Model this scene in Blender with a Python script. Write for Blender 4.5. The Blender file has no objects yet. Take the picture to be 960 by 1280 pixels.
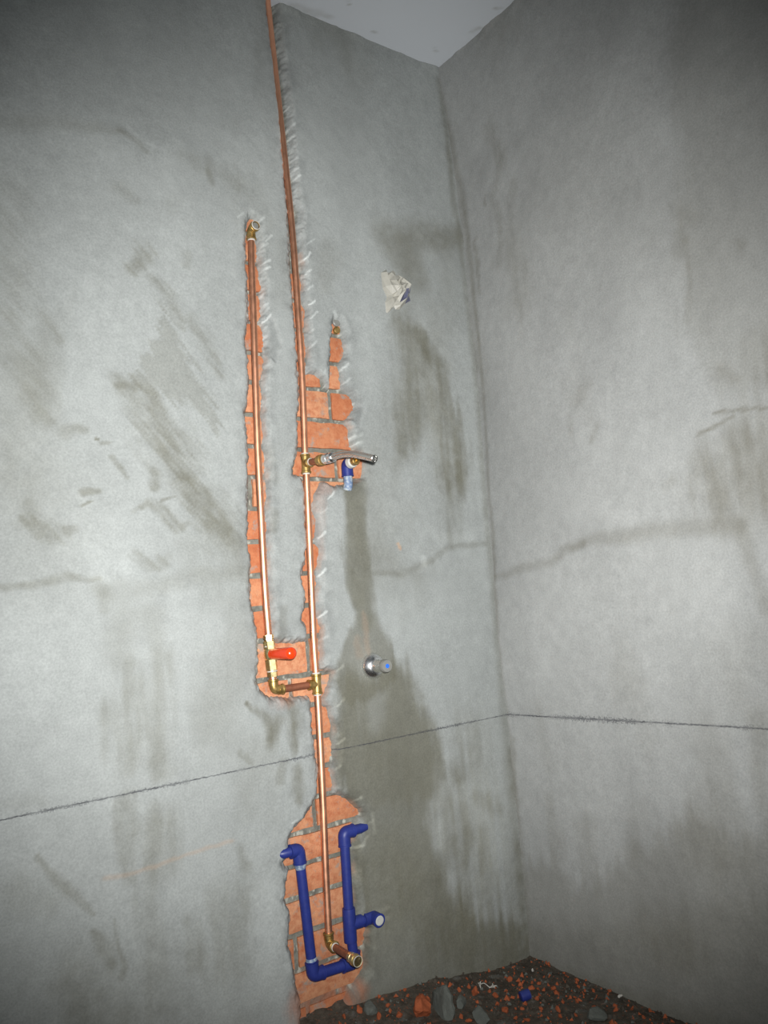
import bpy, bmesh, math, random
import numpy as np
from mathutils import Vector, Matrix
PI = math.pi
sc = bpy.context.scene
COL = sc.collection

# ------------------------------------------------------------------ camera
CAM = np.array([-1.44844, -1.55168, 0.86578])
YAW, PITCH, ROLL, FPX = 0.62172, 0.13125, -0.08479, 997.20
H = 2.4                                              # ceiling height
_f = np.array([math.sin(YAW)*math.cos(PITCH), math.cos(YAW)*math.cos(PITCH), math.sin(PITCH)])
_r = np.array([math.cos(YAW), -math.sin(YAW), 0.0]); _u = np.cross(_r, _f)
_c, _s = math.cos(ROLL), math.sin(ROLL)
RIGHT, UP, FWD = _c*_r + _s*_u, -_s*_r + _c*_u, _f
cam = bpy.data.objects.new('camera', bpy.data.cameras.new('camera')); COL.objects.link(cam)
cam.matrix_world = Matrix([[RIGHT[i], UP[i], -FWD[i], CAM[i]] for i in range(3)] + [[0, 0, 0, 1]])
cam.data.sensor_fit = 'HORIZONTAL'; cam.data.sensor_width = 36.0
cam.data.lens = FPX/960*36.0; cam.data.clip_start = 0.02
sc.camera = cam

# ------------------------------------------------------------------ light: camera flash in a dark unfinished room
sc.view_settings.view_transform = 'Standard'; sc.view_settings.look = 'None'
sc.view_settings.gamma = 1.0; sc.view_settings.use_curve_mapping = False
sc.view_settings.exposure = 0.0
world = bpy.data.worlds.new('room_dusk'); sc.world = world; world.use_nodes = True
world.node_tree.nodes['Background'].inputs[0].default_value = (0.80, 0.92, 1.0, 1)
world.node_tree.nodes['Background'].inputs[1].default_value = 0.11
fl = bpy.data.lights.new('camera_flash', 'SPOT'); flo = bpy.data.objects.new('camera_flash', fl); COL.objects.link(flo)
fl.energy = 250.0; fl.color = (1.0, 0.995, 0.98); fl.spot_size = math.radians(86); fl.spot_blend = 1.0
fl.shadow_soft_size = 0.012
_fp = CAM + RIGHT*0.022 + UP*0.034 + FWD*0.02
_aim = FWD + RIGHT*(-0.02) + UP*(-0.02)
flo.location = Vector(_fp)
flo.rotation_euler = Vector(_aim).to_track_quat('-Z', 'Y').to_euler()

# ------------------------------------------------------------------ measuring: photo point -> point on a wall of the room
def hit(px, py, axis, val):
    d = FWD + (px-480)/FPX*RIGHT - (py-640)/FPX*UP
    return CAM + d*((val-CAM[axis])/d[axis])
def LW(px, py, y=0.0):                               # on the left wall (plane y): (x, z)
    q = hit(px, py, 1, y); return (q[0], q[2])
def RW(px, py):                                      # on the right wall (plane x = 0): (y, z)
    q = hit(px, py, 0, 0.0); return (q[1], q[2])
YP = 0.004                                           # depth of the pipe centre lines in the chases
def PP(px, py, y=YP): return Vector(hit(px, py, 1, y))
def OUT(base, px, py):                               # point straight out of the wall from base
    q = Vector(hit(px, py, 0, base.x)); return q

# ------------------------------------------------------------------ noise
def _hash(ix, iy, seed):
    h = (ix.astype(np.int64)*374761393 + iy.astype(np.int64)*668265263 + seed*974634721) & 0xffffffff
    h = ((h ^ (h >> 13))*1274126177) & 0xffffffff
    return ((h ^ (h >> 16)) & 0xffff)/65535.0
def vnoise(x, y, seed=0):
    ix, iy = np.floor(x), np.floor(y); fx, fy = x-ix, y-iy
    fx = fx*fx*(3-2*fx); fy = fy*fy*(3-2*fy)
    a, b = _hash(ix, iy, seed), _hash(ix+1, iy, seed); c, d = _hash(ix, iy+1, seed), _hash(ix+1, iy+1, seed)
    return (a+(b-a)*fx)*(1-fy) + (c+(d-c)*fx)*fy
def fbm(x, y, f, octv=4, seed=0, gain=0.5):
    t = 0; a = 1; n = 0
    for k in range(octv):
        t = t + a*vnoise(x*f+17.3*k, y*f-9.1*k, seed+k); n += a; a *= gain; f *= 2.03
    return t/n - 0.5
def sstep(a, b, x):
    t = np.clip((x-a)/(b-a), 0, 1); return t*t*(3-2*t)

# ------------------------------------------------------------------ objects
def link(name, me, mat=None, parent=None, smooth=True):
    o = bpy.data.objects.new(name, me); COL.objects.link(o)
    if mat: me.materials.append(mat)
    if smooth: me.polygons.foreach_set('use_smooth', [True]*len(me.polygons))
    if parent: o.parent = parent
    return o
def obj(name, bm, mat, parent=None, smooth=True, auto=True):
    bmesh.ops.remove_doubles(bm, verts=bm.verts, dist=1e-6)
    bmesh.ops.recalc_face_normals(bm, faces=bm.faces)
    me = bpy.data.meshes.new(name)
    if smooth and auto:
        for e in bm.edges:
            if len(e.link_faces) == 2 and e.calc_face_angle(0) > math.radians(38): e.smooth = False
    bm.to_mesh(me); bm.free()
    return link(name, me, mat, parent, smooth)
def place(o, base):                                  # put the origin of a one-mesh thing at its base
    base = Vector(base); o.data.transform(Matrix.Translation(-base)); o.location = base
def tag(o, label, cat, group=None):
    o['label'] = label; o['category'] = cat
    if group: o['group'] = group
    return o
def empty(name, loc, label, cat, group=None):
    o = bpy.data.objects.new(name, None); COL.objects.link(o); o.location = loc; o.empty_display_size = 0.05
    return tag(o, label, cat, group)
def fit(parent, o, label=None):                      # parent a mesh built in world space
    base = sum((Vector(c) for c in o.bound_box), Vector())/8
    if o.type == 'MESH': o.data.transform(Matrix.Translation(-base))
    p = parent; off = Vector()
    while p: off += p.location; p = p.parent
    o.parent = parent; o.location = base-off
    if label: o['label'] = label
    return o
def frame(d):
    d = Vector(d).normalized(); a = Vector((0, 0, 1)) if abs(d.z) < 0.9 else Vector((1, 0, 0))
    u = d.cross(a).normalized(); return d, u, d.cross(u).normalized()
def lathe(bm, p, d, prof, segs=20, turn=0.0, cap=True):
    """prof: (t along d, radius) pairs"""
    d, u, v = frame(d); p = Vector(p); rings = []
    for t, r in prof:
        c = p + d*t
        rings.append([bm.verts.new(c + (u*math.cos(a) + v*math.sin(a))*r) for a in [turn + 2*PI*k/segs for k in range(segs)]])
    for A, B in zip(rings, rings[1:]):
        for k in range(segs): bm.faces.new((A[k], A[(k+1) % segs], B[(k+1) % segs], B[k]))
    if cap:
        bm.faces.new(rings[0][::-1]); bm.faces.new(rings[-1])
def tube(bm, pts, r, segs=14, cap=True):
    pts = [Vector(p) for p in pts]; n = len(pts); rr = r if hasattr(r, '__len__') else [r]*n
    rings = []; u = None
    for i, p in enumerate(pts):
        t = ((pts[min(i+1, n-1)] - pts[i]).normalized() + (pts[i] - pts[max(i-1, 0)]).normalized()).normalized()
        if u is None: u = frame(t)[1]
        u = (u - t*u.dot(t)).normalized(); v = t.cross(u)
        rings.append([bm.verts.new(p + (u*math.cos(2*PI*k/segs) + v*math.sin(2*PI*k/segs))*rr[i]) for k in range(segs)])
    for A, B in zip(rings, rings[1:]):
        for k in range(segs): bm.faces.new((A[k], A[(k+1) % segs], B[(k+1) % segs], B[k]))
    if cap: bm.faces.new(rings[0][::-1]); bm.faces.new(rings[-1])
def smooth_path(pts, sub=6):                         # Catmull-Rom through the points
    pts = [Vector(p) for p in pts]; P = [pts[0]*2-pts[1]] + pts + [pts[-1]*2-pts[-2]]; out = []
    for i in range(1, len(P)-2):
        a, b, c, d = P[i-1:i+3]
        for k in range(sub):
            t = k/sub
            out.append(0.5*((2*b) + (c-a)*t + (2*a-5*b+4*c-d)*t*t + (3*b-a-3*c+d)*t**3))
    return out + [pts[-1]]
def bend(p, d0, d1, r, n=7):                         # quarter bend at corner p from direction d0 to d1
    p = Vector(p); d0 = Vector(d0).normalized(); d1 = Vector(d1).normalized()
    a, b = p-d0*r, p+d1*r
    return [a*(1-t)**2 + p*2*t*(1-t) + b*t*t for t in [k/n for k in range(n+1)]]

# ------------------------------------------------------------------ materials
def mat(name):
    m = bpy.data.materials.new(name); m.use_nodes = True
    return m, m.node_tree, m.node_tree.nodes['Principled BSDF']
def node(nt, t, **kw):
    n = nt.nodes.new(t)
    for k, v in kw.items(): setattr(n, k, v)
    return n
def noise_tex(nt, scale, detail=4, rough=0.55, vec=None):
    n = node(nt, 'ShaderNodeTexNoise'); n.inputs['Scale'].default_value = scale
    n.inputs['Detail'].default_value = detail; n.inputs['Roughness'].default_value = rough
    if vec is None: vec = node(nt, 'ShaderNodeNewGeometry').outputs['Position']
    nt.links.new(vec, n.inputs['Vector']); return n.outputs['Fac']
def mth(nt, op, a, b=None, c=None):
    n = node(nt, 'ShaderNodeMath', operation=op)
    for i, x in enumerate((a, b, c)):
        if x is None: continue
        if isinstance(x, (int, float)): n.inputs[i].default_value = x
        else: nt.links.new(x, n.inputs[i])
    return n.outputs[0]
def mrange(nt, x, a, b, c, d, smooth=False):
    n = node(nt, 'ShaderNodeMapRange'); n.clamp = True
    if smooth: n.interpolation_type = 'SMOOTHSTEP'
    nt.links.new(x, n.inputs[0])
    for i, v in enumerate((a, b, c, d)): n.inputs[i+1].default_value = v
    return n.outputs[0]
def mix(nt, fac, a, b, blend='MIX'):
    n = node(nt, 'ShaderNodeMix', data_type='RGBA', blend_type=blend)
    for s, x in ((n.inputs[0], fac), (n.inputs[6], a), (n.inputs[7], b)):
        if isinstance(x, (int, float)): s.default_value = x
        elif isinstance(x, tuple): s.default_value = (*x, 1)
        else: nt.links.new(x, s)
    return n.outputs[2]
def bump(nt, bs, h, strength, dist):
    n = node(nt, 'ShaderNodeBump'); n.inputs['Strength'].default_value = strength; n.inputs['Distance'].default_value = dist
    nt.links.new(h, n.inputs['Height']); nt.links.new(n.outputs[0], bs.inputs['Normal'])
def plaster_mat(name, axis, z0, slope, width, spray):
    m, nt, bs = mat(name)
    at = node(nt, 'ShaderNodeAttribute', attribute_name='tone')
    g = mrange(nt, noise_tex(nt, 260, 3), 0.25, 0.75, 0.86, 1.13)
    g2 = mrange(nt, noise_tex(nt, 34, 5, 0.62), 0.3, 0.7, 0.93, 1.06)
    gg = mth(nt, 'MULTIPLY', g, g2)
    v = node(nt, 'ShaderNodeCombineColor'); [nt.links.new(gg, v.inputs[i]) for i in range(3)]
    col = mix(nt, 1.0, at.outputs['Color'], v.outputs[0], 'MULTIPLY')
    # snapped chalk-line across the wall
    pos = node(nt, 'ShaderNodeNewGeometry').outputs['Position']
    sp = node(nt, 'ShaderNodeSeparateXYZ'); nt.links.new(pos, sp.inputs[0])
    line = mth(nt, 'MULTIPLY_ADD', sp.outputs[axis], slope, z0)
    dz = mth(nt, 'SUBTRACT', sp.outputs[2], line)
    wob = mrange(nt, noise_tex(nt, 120, 3), 0.2, 0.8, -0.0016, 0.0016)
    dist = mth(nt, 'ABSOLUTE', mth(nt, 'ADD', dz, wob))
    core = mrange(nt, dist, width*0.4, width*1.5, 1.0, 0.0)
    core = mth(nt, 'MULTIPLY', core, mrange(nt, noise_tex(nt, 40, 4, 0.7), 0.3, 0.6, 0.35, 1.0))
    near = mrange(nt, dist, 0.0, spray, 1.0, 0.0)
    spk = mrange(nt, mth(nt, 'MULTIPLY', noise_tex(nt, 330, 2), near), 0.36, 0.46, 0.0, 0.75)
    spk = mth(nt, 'MULTIPLY', spk, mrange(nt, noise_tex(nt, 7, 3), 0.42, 0.6, 0.0, 1.0))
    lf = mth(nt, 'MULTIPLY', mth(nt, 'MAXIMUM', core, spk), 0.85)
    col = mix(nt, lf, col, (0.035, 0.036, 0.045))
    nt.links.new(col, bs.inputs['Base Color'])
    bs.inputs['Roughness'].default_value = 0.88; bs.inputs['Specular IOR Level'].default_value = 0.25
    bump(nt, bs, noise_tex(nt, 300, 5, 0.6), 0.35, 0.0015)
    return m
def simple_mat(name, col, rough, metal=0.0, var=0.12, scale=60, spec=0.5, bstr=0.0, bdist=0.0005, dirt=None, dirt_amt=(0.55, 0.75), coords='Object'):
    m, nt, bs = mat(name)
    tc = node(nt, 'ShaderNodeTexCoord').outputs[coords]
    g = mrange(nt, noise_tex(nt, scale, 4, 0.6, tc), 0.25, 0.75, 1-var, 1+var)
    v = node(nt, 'ShaderNodeCombineColor'); [nt.links.new(g, v.inputs[i]) for i in range(3)]
    c = mix(nt, 1.0, col, v.outputs[0], 'MULTIPLY')
    if dirt:
        d = mrange(nt, noise_tex(nt, scale*0.7, 5, 0.65, tc), dirt_amt[0], dirt_amt[1], 0, 1)
        c = mix(nt, d, c, dirt)
        if metal: nt.links.new(mrange(nt, d, 0, 1, metal, 0.1), bs.inputs['Metallic'])
    elif metal: bs.inputs['Metallic'].default_value = metal
    nt.links.new(c, bs.inputs['Base Color'])
    nt.links.new(mrange(nt, noise_tex(nt, scale*1.7, 3, 0.6, tc), 0.25, 0.75, rough*0.85, min(1, rough*1.15)), bs.inputs['Roughness'])
    bs.inputs['Specular IOR Level'].default_value = spec
    if bstr: bump(nt, bs, noise_tex(nt, scale*3, 4, 0.6, tc), bstr, bdist)
    return m
def brick_mat():
    m, nt, bs = mat('fired_clay_brick')
    oi = node(nt, 'ShaderNodeObjectInfo').outputs['Random']
    tc = node(nt, 'ShaderNodeNewGeometry').outputs['Position']
    base = mix(nt, oi, (0.42, 0.155, 0.072), (0.52, 0.255, 0.140))
    base = mix(nt, mrange(nt, noise_tex(nt, 70, 6, 0.7, tc), 0.42, 0.70, 0, 0.9), base, (0.33, 0.098, 0.044))
    base = mix(nt, mrange(nt, noise_tex(nt, 25, 4, 0.6, tc), 0.55, 0.8, 0, 0.8), base, (0.49, 0.25, 0.135))
    base = mix(nt, mrange(nt, noise_tex(nt, 32, 6, 0.72, tc), 0.56, 0.66, 0, 0.8), base, (0.26, 0.235, 0.205))
    nt.links.new(base, bs.inputs['Base Color']); bs.inputs['Roughness'].default_value = 0.9
    bs.inputs['Specular IOR Level'].default_value = 0.2
    bump(nt, bs, noise_tex(nt, 240, 5, 0.65, tc), 0.5, 0.002)
    return m
def soil_mat():
    m, nt, bs = mat('dusty_soil')
    a = noise_tex(nt, 55, 5, 0.7); b = noise_tex(nt, 120, 4, 0.7)
    c = mix(nt, mrange(nt, a, 0.35, 0.65, 0, 1), (0.048, 0.041, 0.032), (0.095, 0.080, 0.063))
    c = mix(nt, mrange(nt, b, 0.58, 0.66, 0, 0.7), c, (0.20, 0.064, 0.030))
    c = mix(nt, mrange(nt, noise_tex(nt, 30, 4, 0.7), 0.56, 0.66, 0, 0.6), c, (0.13, 0.135, 0.125))
    nt.links.new(c, bs.inputs['Base Color']); bs.inputs['Roughness'].default_value = 0.95
    bs.inputs['Specular IOR Level'].default_value = 0.15
    bump(nt, bs, noise_tex(nt, 160, 5, 0.7), 0.8, 0.004)
    return m
M_LEFT = plaster_mat('grey_cement_plaster_left', 0, 0.5934, 0.01122, 0.0012, 0.012)
M_RIGHT = plaster_mat('grey_cement_plaster_right', 1, 0.5937, -0.0099, 0.0017, 0.022)
M_BRICK = brick_mat(); M_SOIL = soil_mat()
M_COPPER = simple_mat('copper_tube', (0.90, 0.45, 0.28), 0.44, 1.0, 0.10, 25, dirt=(0.20, 0.085, 0.05), dirt_amt=(0.66, 0.9))
M_COPPER_D = simple_mat('oxidised_copper', (0.30, 0.115, 0.065), 0.5, 0.6, 0.2, 60)
M_BRASS = simple_mat('cast_brass', (0.46, 0.31, 0.11), 0.42, 0.9, 0.25, 70, dirt=(0.13, 0.085, 0.035), dirt_amt=(0.5, 0.75), bstr=0.2)
M_BRASS_B = simple_mat('bright_brass', (0.82, 0.68, 0.36), 0.36, 1.0, 0.12, 70, dirt=(0.30, 0.22, 0.10), dirt_amt=(0.62, 0.85))
M_SOLDER = simple_mat('solder_and_tape', (0.52, 0.50, 0.46), 0.6, 0.0, 0.15, 200)
M_CHROME = simple_mat('chrome', (0.84, 0.85, 0.86), 0.27, 1.0, 0.06, 40)
M_SPOUT = simple_mat('worn_chrome', (0.60, 0.60, 0.58), 0.24, 1.0, 0.04, 10)
M_RED = simple_mat('red_plastic', (0.70, 0.045, 0.006), 0.22, 0.0, 0.06, 60, spec=0.5)
M_BLUE = simple_mat('blue_pvc', (0.017, 0.028, 0.165), 0.45, 0.0, 0.15, 60, spec=0.4, dirt=(0.06, 0.075, 0.17), dirt_amt=(0.62, 0.9))
M_BLUE_P = simple_mat('glue_smeared_blue', (0.13, 0.19, 0.31), 0.6, 0.0, 0.3, 120, dirt=(0.36, 0.40, 0.42), dirt_amt=(0.45, 0.6))
M_WHITE = simple_mat('white_thread_tape', (0.45, 0.45, 0.42), 0.6, 0.0, 0.1, 120)
M_DOT = simple_mat('blue_marker', (0.02, 0.14, 0.70), 0.3)
M_GREYPL = simple_mat('grey_handle_cap', (0.19, 0.19, 0.175), 0.45, 0.0, 0.1)
M_WRAP = simple_mat('pale_crumpled_wrap', (0.38, 0.37, 0.325), 0.5, 0.0, 0.15, 50, bstr=0.3, bdist=0.001, dirt=(0.20, 0.19, 0.17), dirt_amt=(0.58, 0.72))
M_WRAP_D = simple_mat('blue_tinted_wrap', (0.10, 0.105, 0.16), 0.4, 0.0, 0.3, 80)
M_STONE = simple_mat('grey_mortar_lump', (0.105, 0.112, 0.100), 0.95, 0.0, 0.2, 50, spec=0.2, bstr=0.6, bdist=0.003)
M_CRUMB = simple_mat('orange_brick_crumb', (0.29, 0.078, 0.032), 0.95, 0.0, 0.25, 60, spec=0.2, bstr=0.5, bdist=0.003)
M_PALE = simple_mat('pale_chip', (0.42, 0.40, 0.36), 0.8, 0.0, 0.2, 80)

# ------------------------------------------------------------------ painting dirt, damp and corner shade on the plaster (metres on the wall)
PX = 1/530.0                                         # one photo pixel on the wall, in metres
class Paint:
    """tone of a wall sampled on a grid (a across, z up); damp and painted shade darken, dust lightens"""
    def __init__(self, a, z, base, seed):
        self.a, self.z = a, z; A, Z = np.meshgrid(a, z, indexing='ij'); self.A, self.Z = A, Z
        m = fbm(A, Z, 1.6, 5, seed)*0.34 + fbm(A, Z, 7, 4, seed+20)*0.16 + fbm(A*2.2, Z*0.8, 5, 4, seed+40)*0.18
        self.light = 1.0 + m
        self.damp = np.clip(fbm(A*1.7, Z*0.9, 3.2, 5, seed+60)*1.5-0.16, 0, 0.34)  # darkening layer: damp, and also the painted corner shade
        self.extra = np.zeros(A.shape); self.seed = seed; self.base = np.array(base)
        self.dirt = []
        self.wx = fbm(A, Z, 14, 4, seed+80)*0.030 + fbm(A, Z, 70, 3, seed+84)*0.012
        self.wz = fbm(A, Z, 14, 4, seed+90)*0.030 + fbm(A, Z, 70, 3, seed+94)*0.012
        self.fine = fbm(A+Z*0.3, Z-A*0.3, 55, 4, seed+130)
        self.grain = fbm(A*3.0, Z, 40, 4, seed+100)
        self.brush = fbm((A*0.75+Z*0.66)*4.0, (Z*0.75-A*0.66)*0.45, 38, 4, seed+110)   # diagonal trowel grain
        self.run = fbm(A*3.0, Z*0.35, 22, 4, seed+120)                                # vertical runs
    def _box(self, pts, pad):
        P = np.array(pts); i = np.searchsorted(self.a, [P[:, 0].min()-pad, P[:, 0].max()+pad]); j = np.searchsorted(self.z, [P[:, 1].min()-pad, P[:, 1].max()+pad])
        return slice(max(i[0]-1, 0), i[1]+1), slice(max(j[0]-1, 0), j[1]+1)
    def field(self, pts, widths, warp=1.0):
        """distance / half width to a polyline: 0 on the line, 1 at the half width"""
        if not hasattr(widths, '__len__'): widths = [widths]*len(pts)
        w = [x*PX for x in widths]; S = self._box(pts, max(w)*2.2+0.02)
        X = self.A[S]+self.wx[S]*warp; Z = self.Z[S]+self.wz[S]*warp; best = np.full(X.shape, 9.0)
        if len(pts) == 1:
            return S, np.hypot(X-pts[0][0], Z-pts[0][1])/w[0]
        for (p, q, w0, w1) in zip(pts, pts[1:], w, w[1:]):
            dx, dz = q[0]-p[0], q[1]-p[1]; L = dx*dx+dz*dz+1e-12
            t = np.clip(((X-p[0])*dx+(Z-p[1])*dz)/L, 0, 1)
            best = np.minimum(best, np.hypot(X-p[0]-t*dx, Z-p[1]-t*dz)/(w0+(w1-w0)*t))
        return S, best
    def stroke(self, pts, widths, amt, soft=0.8, warp=1.0, tex=None, texamt=0.0, target='damp'):
        S, d = self.field(pts, widths, warp)
        if tex is not None: d = d - getattr(self, tex)[S]*texamt
        m = 1-sstep(1-soft*0.75, 1+soft*0.75, d)
        m = m*(np.clip(0.92+1.4*getattr(self, tex)[S] + 0.7*self.fine[S], 0.1, 1.35) if tex else np.clip(0.96+0.8*self.fine[S], 0.3, 1.3))
        arr = getattr(self, target)
        if target == 'damp': arr[S] = 1-(1-arr[S])*(1-amt*m)
        else: arr[S] += amt*m
    def poly(self, pts, amt, soft, warp=1.0, tex=None, texamt=0.0, target='damp'):
        pad = soft*PX*2+0.03; S = self._box(pts, pad)
        X = self.A[S]+self.wx[S]*warp; Z = self.Z[S]+self.wz[S]*warp
        d = signed(pts, X, Z)
        if tex is not None: d = d - getattr(self, tex)[S]*texamt*PX
        m = 1-sstep(-soft*PX, soft*PX, d)
        arr = getattr(self, target)
        if target == 'damp': arr[S] = 1-(1-arr[S])*(1-amt*m)
        else: arr[S] += amt*m
    def tint(self, pts, widths, colour, amt, soft=0.8, warp=1.0):
        S, d = self.field(pts, widths, warp); self.dirt.append((S, (1-sstep(1-soft*0.75, 1+soft*0.75, d))*amt, np.array(colour)))
    def colour(self):
        k = np.clip(self.damp, 0, 1)[..., None]
        wet = np.array([0.41, 0.375, 0.285])
        c = self.base*np.clip(self.light+self.extra, 0.3, 2.0)[..., None]
        c = c*(1-k) + c*wet*k
        for S, m, col in self.dirt: c[S] = c[S]*(1-m[..., None]) + col*m[..., None]
        return np.clip(c, 0.01, 0.9)
def signed(poly, X, Z):
    """signed distance to a polygon, negative inside"""
    best = np.full(X.shape, 1e9); ins = np.zeros(X.shape, bool); n = len(poly)
    for i in range(n):
        (x0, z0), (x1, z1) = poly[i], poly[(i+1) % n]; dx, dz = x1-x0, z1-z0
        t = np.clip(((X-x0)*dx+(Z-z0)*dz)/(dx*dx+dz*dz+1e-12), 0, 1)
        best = np.minimum(best, np.hypot(X-x0-t*dx, Z-z0-t*dz))
        if z0 != z1: ins ^= ((z0 > Z) != (z1 > Z)) & (X < dx*(Z-z0)/dz+x0)
    return np.where(ins, -best, best)
def L(*p): return [LW(x, y) for x, y in p]
def LD(*p): return [LW(x, y, 0.012) for x, y in p]          # outlines seen at the depth of the bricks
def Rt(*p): return [RW(x, y) for x, y in p]

def grid_object(name, co, colour, material, flip=False):
    ni, nj = co.shape[:2]; me = bpy.data.meshes.new(name)
    idx = np.arange(ni*nj).reshape(ni, nj)
    q = np.stack([idx[:-1, :-1], idx[1:, :-1], idx[1:, 1:], idx[:-1, 1:]], -1).reshape(-1, 4)
    if flip: q = q[:, ::-1]
    me.vertices.add(ni*nj); me.vertices.foreach_set('co', co.reshape(-1).astype(np.float32))
    me.loops.add(q.size); me.loops.foreach_set('vertex_index', q.reshape(-1).astype(np.int32))
    me.polygons.add(len(q)); me.polygons.foreach_set('loop_start', np.arange(0, q.size, 4, dtype=np.int32))
    me.update(calc_edges=True)
    if colour is not None:
        at = me.attributes.new('tone', 'FLOAT_COLOR', 'POINT')
        at.data.foreach_set('color', np.concatenate([colour.reshape(-1, 3), np.ones((ni*nj, 1))], 1).reshape(-1).astype(np.float32))
    o = link(name, me, material); o['kind'] = 'structure'
    return o

# ------------------------------------------------------------------ the chases cut into the left wall (outlines in metres)
CHASE = [
 LD((313,272),(320,274),(322,300),(322,318),(326,344),(328,360),(326,380),(327,400),(330,440),(331,458),(328,480),(329,520),(330,556),(333,570),(334,600),(333,640),(335,700),(334,730),(338,752),(337,775),(338,800),
   (350,803),(384,801),(383,780),(377,774),(383,752),(381,735),(377,723),(383,700),(384,650),(382,620),(380,604),(376,597),(368,592),(369,578),(374,558),(373,520),(375,505),(373,470),(371,420),(366,375),(363,330),(361,290),(357,220),(352,150),(345,85),(336,20),(333,-20),
   (341,-20),(344,20),(352,85),(360,150),(366,220),(369,252),(374,262),(374,290),(374,312),(378,340),(379,372),(382,384),(382,410),(384,432),(385,454),(384,466),(398,468),(408,476),(411,484),(412,462),(411,456),(414,444),(414,420),(417,402),(424,402),(430,420),(430,446),(424,458),(427,474),(428,484),(440,494),(444,508),(438,522),(432,527),(437,535),(438,558),(450,566),(455,578),(454,598),(440,604),(420,606),(404,602),
   (399,608),(394,620),(392,636),(396,650),(394,671),(399,686),(397,712),(397,737),(394,752),(402,786),(401,808),(401,836),(415,841),(414,852),(405,868),(403,876),(411,886),(416,905),(417,945),(414,962),(417,990),(430,996),(442,1006),(450,1018),(442,1030),(440,1050),(441,1080),(440,1115),(444,1145),(457,1162),(456,1185),(456,1212),(441,1234),(428,1256),(424,1300),
   (378,1300),(376,1278),(374,1247),(370,1226),(365,1194),(361,1172),(363,1136),(354,1124),(358,1102),(362,1087),(353,1078),(362,1068),(361,1050),(367,1036),(380,1025),(391,1005),(397,994),(398,962),(394,930),(389,905),(388,870),(360,872),(338,872),(324,862),(321,850),(324,830),(323,805),(319,780),(317,757),(314,750),(313,724),(314,700),(310,668),(311,640),(309,612),(311,590),(311,560),(308,528),(306,516),(311,500),(311,450),(307,432),(308,414),(312,396),(310,360),(308,330),(308,300),(309,280)),
]
SHALLOW = [
 L((436,488),(452,492),(456,515),(448,535),(440,520)),
 L((330,385),(345,400),(353,430),(345,452),(332,440)),
]
# extra narrow cuts and bites along the edges
x = np.concatenate([np.arange(-2.6, -1.305, 0.02), np.arange(-1.3, -0.7475, 0.005), np.arange(-0.745, -0.4265, 0.0019), np.arange(-0.425, 0.0401, 0.005)])
z = np.concatenate([[-0.05], np.arange(0.0, 2.3995, 0.0027), [2.4, 2.41]])
P = Paint(x, z, (0.292, 0.308, 0.300), 3)
A, Z = P.A, P.Z
i0, i1 = np.searchsorted(x, [-0.80, -0.36])
sd = np.full(A.shape, 1.0)
Aw, Zw = A[i0:i1], Z[i0:i1]
wn = fbm(Aw, Zw, 45, 4, 301)*0.010 + fbm(Aw, Zw, 150, 3, 311)*0.006
sd[i0:i1] = signed(CHASE[0], Aw, Zw) + wn
lift = fbm(A, Z, 1.3, 4, 201)*0.010 + fbm(A, Z, 9, 4, 211)*0.0035 + P.brush*0.0005 + fbm(A, Z, 60, 3, 221)*0.0010
# plaster lifts: lower coat stands a little proud
e1 = np.array([LW(*p) for p in ((-60,738),(0,735),(45,730),(80,722),(130,722),(240,720),(320,712),(470,716),(520,716),(545,688),(580,681),(612,680))])
zl = np.interp(A[:, 0], e1[:, 0], e1[:, 1])[:, None] + fbm(A, Z, 18, 3, 231)*0.012
lift += -0.0022*sstep(0.006, -0.012, Z-zl)
bev = np.clip(1-sd/0.017, 0, 1)
y = lift*(1-np.clip(bev*1.5, 0, 1)*0.6) + 0.0165*bev**2.2*(sd > 0) + np.where(sd <= 0, 0.0165+0.011*sstep(0.0, -0.0045, sd), 0)
y += np.where(sd < 0.01, (fbm(A, Z, 130, 3, 241))*0.005, 0)
for q in SHALLOW:
    s2 = np.full(A.shape, 1.0); s2[i0:i1] = signed(q, Aw, Zw) + wn
    y += 0.004*sstep(0.004, -0.006, s2)*(sd > 0); P.extra -= 0.14*sstep(0.004, -0.006, s2)*(sd > 0.0)
# ragged top edge under the ceiling
y += -0.010*np.clip(fbm(A, Z, 20, 4, 251)*2, 0, 1)*sstep(2.372, 2.40, Z)

# --- marks on the left wall
# water run below the blue elbow, spreading round the chrome valve to the floor
P.poly(L((424,602),(430,640),(430,690),(434,735),(446,765),(442,782),(430,800),(420,825),(417,850),(425,880),(440,880),(470,870),(495,850),(497,825),(488,805),(475,785),(467,762),(465,720),(460,680),(458,640),(456,602)), 0.62, 5, 0.35, 'run', 14)
P.poly(L((424,830),(418,850),(420,880),(418,930),(422,975),(436,998),(446,1030),(442,1075),(446,1120),(456,1165),(452,1215),(440,1275),(600,1272),(665,1215),(650,1160),(590,1145),(560,1110),(543,1060),(541,1006),(556,968),(552,925),(540,900),(526,880),(515,850),(500,825),(460,850)), 0.68, 13, 0.9, 'run', 30)
P.stroke(L((434,1250),(452,1215),(458,1175),(448,1120),(446,1050)), (16, 12, 9, 8, 8), 0.50, 1.2, 0.6)
P.stroke(L((480,940),(520,960),(500,990)), (30, 26, 26), 0.22, 1.4, 1.2, 'run', 0.8)
P.stroke(L((470,1090),(500,1110)), (34, 34), 0.25, 1.4, 1.2)
P.stroke(L((560,1030),(575,1080),(596,1130)), (22, 26, 26), 0.30, 1.4, 1.3, 'run', 1.2)
P.stroke(L((548,1030),(552,1060)), (5, 6), 0.14, 1.2, 0.8, target='extra')
P.stroke(L((600,980),(612,1070),(600,1140)), (18, 20, 14), 0.12, 1.4, 1.2, 'run', 1.2, 'extra')
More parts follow.
